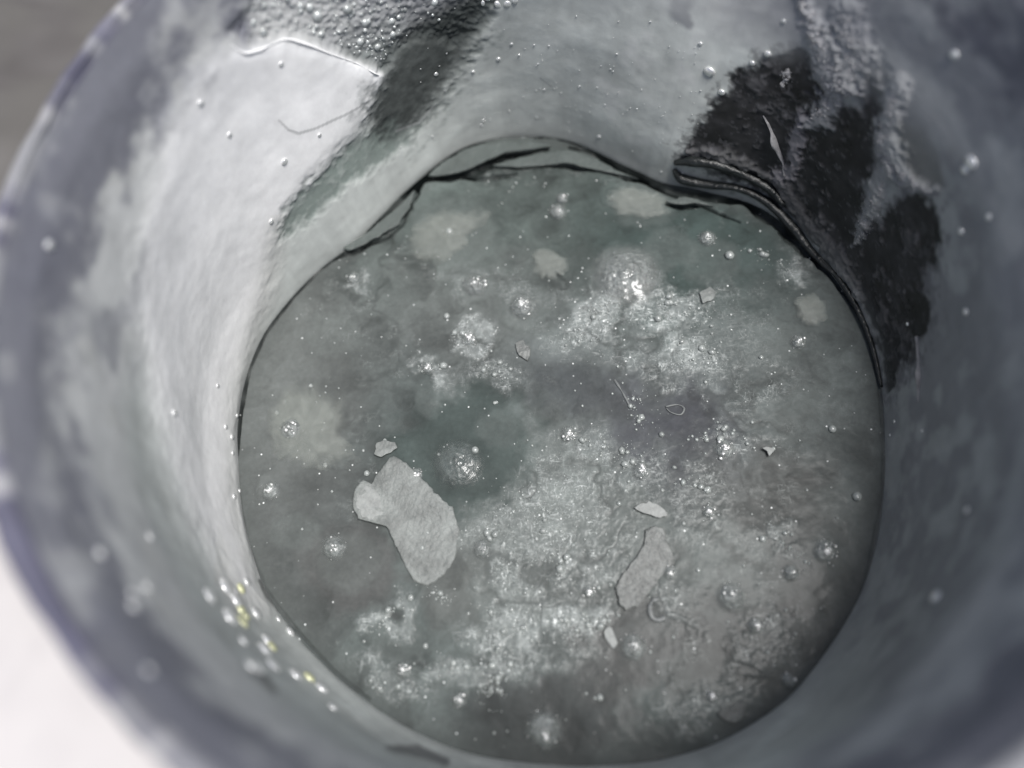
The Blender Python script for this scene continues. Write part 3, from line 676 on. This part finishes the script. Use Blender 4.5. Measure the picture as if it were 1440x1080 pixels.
# ------------------------------------------------------------------ bubbles
def mound(name, px, r_px, mat, flat, ringed=False):
    """a low rounded blister that runs out softly into the liquid"""
    c = on_plane([px], 0.0)[0]; R_ = r_px * .00235; nr, na = 22, 56
    rr = np.linspace(1, .02, nr)[:, None]; aa = np.linspace(0, 2 * pi, na, endpoint=False)[None]
    k = 1 + .22 * (fbm(np.cos(aa) * 1.6 + px[0], np.sin(aa) * 1.6 + px[1], 5, 3) - .5)
    x = c[0] + R_ * rr * k * np.cos(aa); y = c[1] + R_ * rr * k * np.sin(aa)
    hh = flat * R_ * np.cos(rr * pi / 2) ** 1.2 * (1 + .35 * (fbm(x * 60, y * 60, 15, 3) - .5))
    if ringed: hh = hh + .0011 * np.sin(rr * 26 + 2.5 * (k - 1) * 10) * (1 - rr)
    z = liq_h(x, y) * rr ** 4 + hh + .002
    V = np.stack([x, y, z], -1).reshape(-1, 3)
    V = np.concatenate([V, [[c[0], c[1], float(hh[-1].mean()) + .002]]])
    i = np.arange(nr - 1)[:, None] * na; j = np.arange(na)[None]; j2 = (j + 1) % na
    Q = np.stack([i + j, i + j2, i + na + j2, i + na + j], -1).reshape(-1, 4).tolist()
    Q += [[(nr - 1) * na + q, (nr - 1) * na + (q + 1) % na, nr * na] for q in range(na)]
    al = np.r_[np.repeat(sstep(1, .45, rr[:, 0]), na), 1.] * .75
    o = mesh_obj(name, V, Q, mat, loc=(c[0], c[1], 0))
    a_ = o.data.attributes.new('Rough', 'FLOAT', 'POINT'); a_.data.foreach_set('value', al.astype(np.float32)); return o
BIG = [((765, 1026), 20, 'bright bubble alone in the dark clearing at the bottom of the pool'), ((890, 910), 15, 'bright bubble right of the small teardrop flake'),
       ((644, 652), 30, 'low clear bubble in the middle of the dark green clearing'), ((880, 388), 44, 'wide ringed bubble at the upper right, largest of all'),
       ((1028, 840), 17, 'frosty bubble right of the curled shred'), ((1160, 776), 14, 'bubble near the right edge below the middle'), ((784, 298), 13, 'lower of two bright bubbles close under the torn skin'),
       ((790, 280), 9, 'upper and smaller of two bright bubbles under the torn skin'), ((994, 336), 12, 'bright bubble below the rolled dark skin'), ((382, 690), 12, 'frosted bubble by the left edge, below the broad scum patch'),
       ((996, 720), 8, 'small bright bubble right of the ragged flake'), ((1108, 957), 9, 'dull bubble near the lower right edge'), ((1000, 980), 7, 'small bubble above the heart-shaped flake'),
       ((1018, 632), 13, 'bubble in the streaky foam right of centre'), ((410, 604), 16, 'flat dark ring bubble on the broad scum patch'), ((660, 478), 11, 'bright bubble among foam at upper left of centre'),
       ((602, 518), 9, 'bright bubble left of centre in thin foam'), ((645, 985), 8, 'small bubble in a dark hollow at lower left'),
       ((497, 392), 10, 'fuzzy bubble in the upper left of the pool, above the broad scum patch'), ((668, 402), 17, 'dim bubble left of the faint greenish scum patch, in grey haze'), ((735, 432), 18, 'dim wide bubble directly below the faint greenish scum patch'),
       ((678, 772), 11, 'fuzzy bubble right of the largest flake'), ((902, 662), 12, 'fuzzy bubble in the centre right foam above the ragged flake'), ((1122, 482), 10, 'fuzzy bubble near the right wall below the small round scum patch'),
       ((1112, 806), 10, 'dull bubble left of the one near the right edge'), ((828, 832), 8, 'bright pinprick bubble left of the long mottled flake'), ((568, 942), 9, 'fuzzy bubble in the foam at the lower left'),
       ((942, 806), 8, 'small bubble at the right side of the long mottled flake'), ((1062, 880), 10, 'dim bubble below the frosty one at lower right'), ((800, 612), 11, 'dim bubble left of the dark purple patch'),
       ((585, 668), 9, 'small bubble between the tip of the largest flake and the dark green clearing'), ((470, 770), 15, 'dim bubble left of the lower end of the largest flake')]
for px, r, lab in BIG:
    fl_ = .55 if r < 25 else .25
    b_ = mound('bubble', px, r * 1.25, M_hollow if 25 < r < 40 else M_blister, fl_, r > 25); tag(b_, lab, 'bubble', 'larger bubbles on the liquid')
    c0 = on_plane([px], 0)[0]; R_ = r * 1.25 * .00235; cs = []; rs = []; z0 = float(liq_h(c0[0], c0[1]))
    for _ in range(int(24 + r * 2.2) if r < 25 else 26):
        g = rng.normal(0, .16 if rng.uniform() < .7 else .40, 2) + np.array([.06, .02]); g = g / max(1, np.hypot(*g) / .85); zz = math.cos(min(1, np.hypot(*g)) * pi / 2) ** 1.2
        cs.append(np.array([c0[0] + g[0] * R_, c0[1] + g[1] * R_, z0 + zz * R_ * fl_])); rs.append(min(.007, .0014 + .001 * rng.pareto(2.2)))
    V, Fc = lump_cloud(cs, rs, None, flat=.6, sub=1); fr_ = mesh_obj('froth', V, Fc, M_bead if r < 25 else M_foam)  # froth beads heaped at the peak stand in for the bubble's glint
    fr_.parent = b_; fr_.matrix_parent_inverse = Matrix.Translation(-b_.location); fr_['kind'] = 'stuff'

# small bubbles, each its own object, sharing one mesh
V0, F0 = ICO[2]
bub0 = mesh_obj('small_bubble', V0 * .01 * np.array([1, 1, .75]), F0, M_foam)
tag(bub0, 'tiny foam bubble on the murky liquid, one of many alike', 'bubble', 'tiny bubbles scattered on the liquid')
def copy_at(src, loc, s, rot=None):
    o = src.copy(); COL.objects.link(o); o.location = Vector(loc) * U; o.scale = (s, s, s)
    if rot is not None: o.rotation_mode = 'QUATERNION'; o.rotation_quaternion = rot
    return o
cnt = 0; first = True
while cnt < 170:
    a = rng.uniform(0, 2 * pi); r = math.sqrt(rng.uniform(0, 1)) * .95; x, y = r * math.cos(a), r * math.sin(a)
    if r_liq(np.array([a]))[0] - r < .03: continue
    px, py = to_px(np.array([[x, y, 0.]])); px, py = px[0], py[0]
    dens = .25 + .75 * math.exp(-(((px - 840) / 300) ** 2 + ((py - 720) / 280) ** 2))
    if rng.uniform() > dens: continue
    s = min(1.6, .22 * rng.pareto(2.2) + .28); z = float(liq_h(x, y)) + .003 * s
    if first: bub0.location = Vector((x, y, z)) * U; bub0.scale = (s,) * 3; first = False
    else: copy_at(bub0, (x, y, z), s)
    cnt += 1

# foam clumps: rafts of micro bubbles, one object per raft
CL_DEF = [(840, 440, 46, 34, -.6, 230, 'bright foam raft left of the ringed bubble\'s lower edge'), (945, 436, 60, 22, .25, 200, 'bright foam raft directly under the ringed bubble'),
          (965, 490, 52, 30, .5, 210, 'ragged bright foam raft right of centre, below the crumpled scrap'), (818, 478, 34, 20, .4, 90, 'lacy foam raft with a dark hole left of the brightest foam'),
          (700, 960, 30, 46, .2, 260, 'tall bright foam raft left of the bottom clearing'), (720, 895, 44, 26, .5, 170, 'foam raft above the tall bright raft at the bottom'),
          (812, 878, 52, 30, -.4, 240, 'bright foam raft left of the teardrop flake'), (645, 942, 34, 16, 0, 90, 'thin foam raft at lower left of the tall bright raft'), (545, 870, 40, 12, -.7, 90, 'slanting foam streak below the largest flake'),
          (640, 845, 50, 12, .3, 100, 'broken line of foam right below the largest flake'), (545, 970, 46, 16, .3, 90, 'faint foam raft along the lower left edge'), (655, 474, 24, 12, 0, 70, 'small foam raft around the bubble at upper left of centre'),
          (690, 522, 36, 16, .2, 100, 'foam raft between the scum and the dark green clearing'), (600, 520, 26, 9, 0, 50, 'small foam raft left of centre'), (903, 578, 34, 24, .7, 130, 'fibrous foam raft at the end of the straight sliver'),
          (1085, 366, 40, 9, .5, 110, 'curved bright foam streak at the upper right edge of the pool'), (1112, 770, 46, 12, .8, 120, 'slanting foam streak near the right edge'), (1015, 615, 46, 14, .1, 110, 'thin streaky foam raft right of centre'),
          (770, 790, 70, 40, 0, 240, 'broad sparkling foam raft in the middle of the lower pool'), (740, 720, 60, 40, .3, 170, 'thin sparkling foam raft right of the dark green clearing'), (870, 640, 70, 34, .2, 170, 'thin foam raft below the dark purple patch'),
          (990, 690, 30, 40, 0, 90, 'faint foam raft right of the long mottled flake')]
for (cx, cy, rx, ry, rot, n, lab) in CL_DEF:
    cs = []; rs = []; t = 0
    n = int(n * .62)
    while len(cs) < n and t < n * 30:
        t += 1
        g = rng.normal(0, .5, 2); u, v = g[0] * rx, g[1] * ry; c, s = math.cos(rot), math.sin(rot)
        x, y = cx + u * c - v * s, cy + u * s + v * c
        w = float(fbm(np.array([x / 17.]), np.array([y / 17.]), int(cx), 3)[0])
        if w < .5 and rng.uniform() < .93: continue
        p = on_plane([(x, y)], 0)[0]; r = min(.012, .0013 + .0011 * rng.pareto(1.7)); h = float(liq_h(p[0], p[1]))
        cs.append(np.array([p[0], p[1], h + r * .25])); rs.append(r)
    V, Fc = lump_cloud(cs, rs, None, flat=.8, sub=1); loc = np.mean(cs, 0)
    tag(mesh_obj('foam_raft', V, Fc, M_foam, loc=loc), lab, 'foam', 'foam rafts on the liquid')

# ------------------------------------------------------------------ droplets clinging to the neck wall
V0, F0 = ICO[2]
def drop_src(mat): 
    return mesh_obj('droplet', V0 * .01 * np.array([1.1, .95, .42]), F0, mat)
def put_drops(src, items, label, group):
    for k, (x, y, r) in enumerate(items):
        if 'cluster' in group: r *= 1.6
        p, n = on_wall(x, y); dist = float(-(R3.T @ (p - CAM))[2]); s = r * dist / F_PX / .01
        qd = Vector(n).to_track_quat('Z', 'Y')
        if k == 0: o = src; o.location = Vector(p + n * .002) * U; o.scale = (s,) * 3; o.rotation_mode = 'QUATERNION'; o.rotation_quaternion = qd
        else: o = copy_at(src, p + n * .002, s, qd)
        tag(o, label if isinstance(label, str) else label[k], 'droplet', group)
LL = [(294, 838, 8), (316, 826, 9), (326, 834, 6), (330, 846, 7), (322, 868, 9), (360, 862, 6), (342, 822, 4), (376, 900, 7), (372, 914, 8), (383, 936, 8), (360, 938, 8), (352, 936, 6), (415, 950, 7), (452, 968, 7), (408, 888, 5), (342, 902, 5), (468, 994, 5), (392, 870, 3)]
LLAB = ['leftmost bright droplet at the upper left tip of the lower left cluster', 'largest bright droplet at the top of the lower left cluster', 'bright droplet tucked under the right side of the topmost large one',
        'bright droplet below the topmost large one, beside the yellow ones', 'large bright droplet at the lower edge of the upper half of the cluster', 'lone grey-white droplet right of the upper half of the cluster', 'small droplet above and right of the topmost large one',
        'topmost droplet of the knot in the middle of the cluster', 'second droplet down in the knot in the middle of the cluster', 'bottom right droplet of the knot in the middle of the cluster', 'bottom left bright droplet of the knot in the middle of the cluster',
        'leftmost smaller droplet touching the bottom left one of the knot', 'bright droplet below the knot, first of the trail towards the bottom', 'bright droplet of the trail just beyond the yellow one', 'small droplet closest to the liquid beside the knot',
        'faint droplet between the upper half and the knot, on the left', 'last small droplet of the trail at the bottom right', 'smallest droplet near the liquid above the knot']
put_drops(drop_src(M_bead), LL, LLAB, 'droplet cluster on the lower left wall')
put_drops(drop_src(M_ybead), [(338, 858, 6), (340, 874, 7), (382, 910, 6), (434, 952, 6), (346, 866, 5), (334, 830, 5)], ['yellowish droplet right below the bright pair at the top of the cluster', 'yellowish droplet at the lower right of the upper half of the cluster', 'yellowish droplet in the knot in the middle of the cluster',
     'yellowish droplet in the trail below the cluster', 'small yellowish droplet squeezed between two others in the upper half', 'topmost yellowish droplet beside the largest bright one'], 'yellowish droplets in the lower left cluster')
put_drops(drop_src(M_bead), [(142, 778, 8), (206, 826, 7), (188, 852, 8), (186, 834, 6), (208, 944, 7), (66, 344, 7), (210, 755, 6)], ['single blurred droplet low on the left mouth, left of the others', 'upper right blurred droplet of the group of three on the lower left mouth', 'lowest blurred droplet of the group of three on the lower left mouth',
     'middle faint droplet of the group of three on the lower left mouth', 'faint blurred droplet lowest of all on the left mouth', 'blurred droplet highest up on the left mouth', 'faint blurred droplet between the mouth and the white coating'], 'droplets on the left mouth of the neck')
put_drops(drop_src(M_bead), [(997, 101, 8)], 'largest round white droplet, on the grey film at the top right', 'large droplets on the upper right wall')
put_drops(drop_src(M_bead), [(1015, 131, 5), (1080, 75, 5), (1058, 88, 4), (985, 60, 3), (1102, 30, 3)], ['white droplet touching the upper left edge of the black patch', 'white droplet above the black patch, higher of two close ones', 'white droplet above the black patch, lower of two close ones', 'small white droplet above the largest round one', 'small white droplet near the top border left of the sludge'], 'droplets beside the black patch')
put_drops(drop_src(M_bead), [(1365, 230, 11), (1358, 238, 7), (1343, 78, 7), (1318, 840, 10), (1352, 326, 5), (1390, 306, 5), (1362, 718, 5), (1275, 455, 3), (1258, 592, 2.5), (1252, 612, 2), (1298, 606, 2.5), (1360, 438, 5)],
          ['largest blurred droplet on the shaded right wall, right of the bright smear', 'droplet joined to the left of the largest one on the right wall', 'blurred droplet high on the right wall near the top corner', 'large blurred droplet alone low on the right wall',
     'small droplet below the largest one on the right wall', 'small droplet nearest the right border, below the largest one', 'blurred droplet half way down near the right border', 'small droplet inside the lower tip of the black bare patch', 'tiny droplet left of the pale strip, near the liquid',
     'tiniest droplet touching the liquid edge on the right wall', 'tiny droplet just under the pale strip', 'small droplet right of the lower tip of the black patch'], 'droplets on the shaded right wall')
put_drops(drop_src(M_bead), [(392, 87, 4), (276, 142, 5), (396, 224, 5), (377, 308, 4), (317, 187, 4), (238, 582, 5), (312, 601, 3.5), (322, 615, 4), (325, 700, 4), (337, 690, 3), (330, 584, 3), (300, 543, 3), (322, 637, 3), (445, 186, 3)],
          ['droplet just under the curled coating edge at the top', 'droplet near the outer border of the white coating, upper left', 'droplet in the middle of the upper white coating', 'droplet above the green-grey smear', 'droplet left of the hairline scratch',
     'blurred droplet half way down near the outer border of the coating', 'droplet close to the liquid at its leftmost point, upper of a pair', 'droplet close to the liquid at its leftmost point, lower of a pair', 'droplet at the liquid line, well below the pair at the leftmost point', 'tiny droplet on the liquid line by the frosted bubble',
     'tiny droplet above the pair at the leftmost point', 'tiny droplet furthest left above the pair', 'tiny droplet directly below the pair at the leftmost point', 'tiny droplet by the right end of the hairline scratch'], 'droplets on the white coating')
tiny = []
while len(tiny) < 120:
    x = rng.normal(800, 120); y = rng.uniform(20, 300)
    if not (560 < x < 985): continue
    lim = np.interp(x, [560, 650, 720, 800, 900, 985], [270, 200, 184, 190, 240, 262])
    if y > lim - 4 or (y < 60 and rng.uniform() < .7): continue
    tiny.append((x, y, min(3.0, .65 + .4 * rng.pareto(2.2))))
put_drops(drop_src(M_bead), tiny, 'pinpoint white droplet sprinkled over the grey film at the top', 'pinpoint droplets on the grey film')
# condensation on the wet bare patch: too many to count
cs, rs, ns = [], [], []
t = 0
while len(cs) < 420:
    x = rng.uniform(350, 720); y = rng.uniform(-20, 110)
    q1 = np.array([x]); q2 = np.array([y])
    if sdf(P_bare, q1, q2)[0] > -6 or (sdf(P_streak, q1, q2)[0] < 4 and rng.uniform() < .85): continue
    p, n = on_wall(x, y); cs.append(p); ns.append(n); rs.append(min(.015, .002 + .0024 * rng.pareto(1.7)))
V, Fc = lump_cloud(cs, rs, ns, flat=.6, sub=1)
o = part(mesh_obj('condensation', V, Fc, material('condensation_bead', (.52, .55, .54), rough=.2, var=.3, coat=1.0, metal=.2))); o['kind'] = 'stuff'
V, Fc = lump_cloud(*[list(t) for t in zip(*[(on_wall(x, y)[0], r * .0014, on_wall(x, y)[1]) for x, y, r in [(688, 4, 9), (700, 8, 8), (714, 6, 8), (680, 12, 6), (724, 2, 7)]])], flat=.5, sub=2)
part(mesh_obj('wet_glint', V, Fc, M_bead))
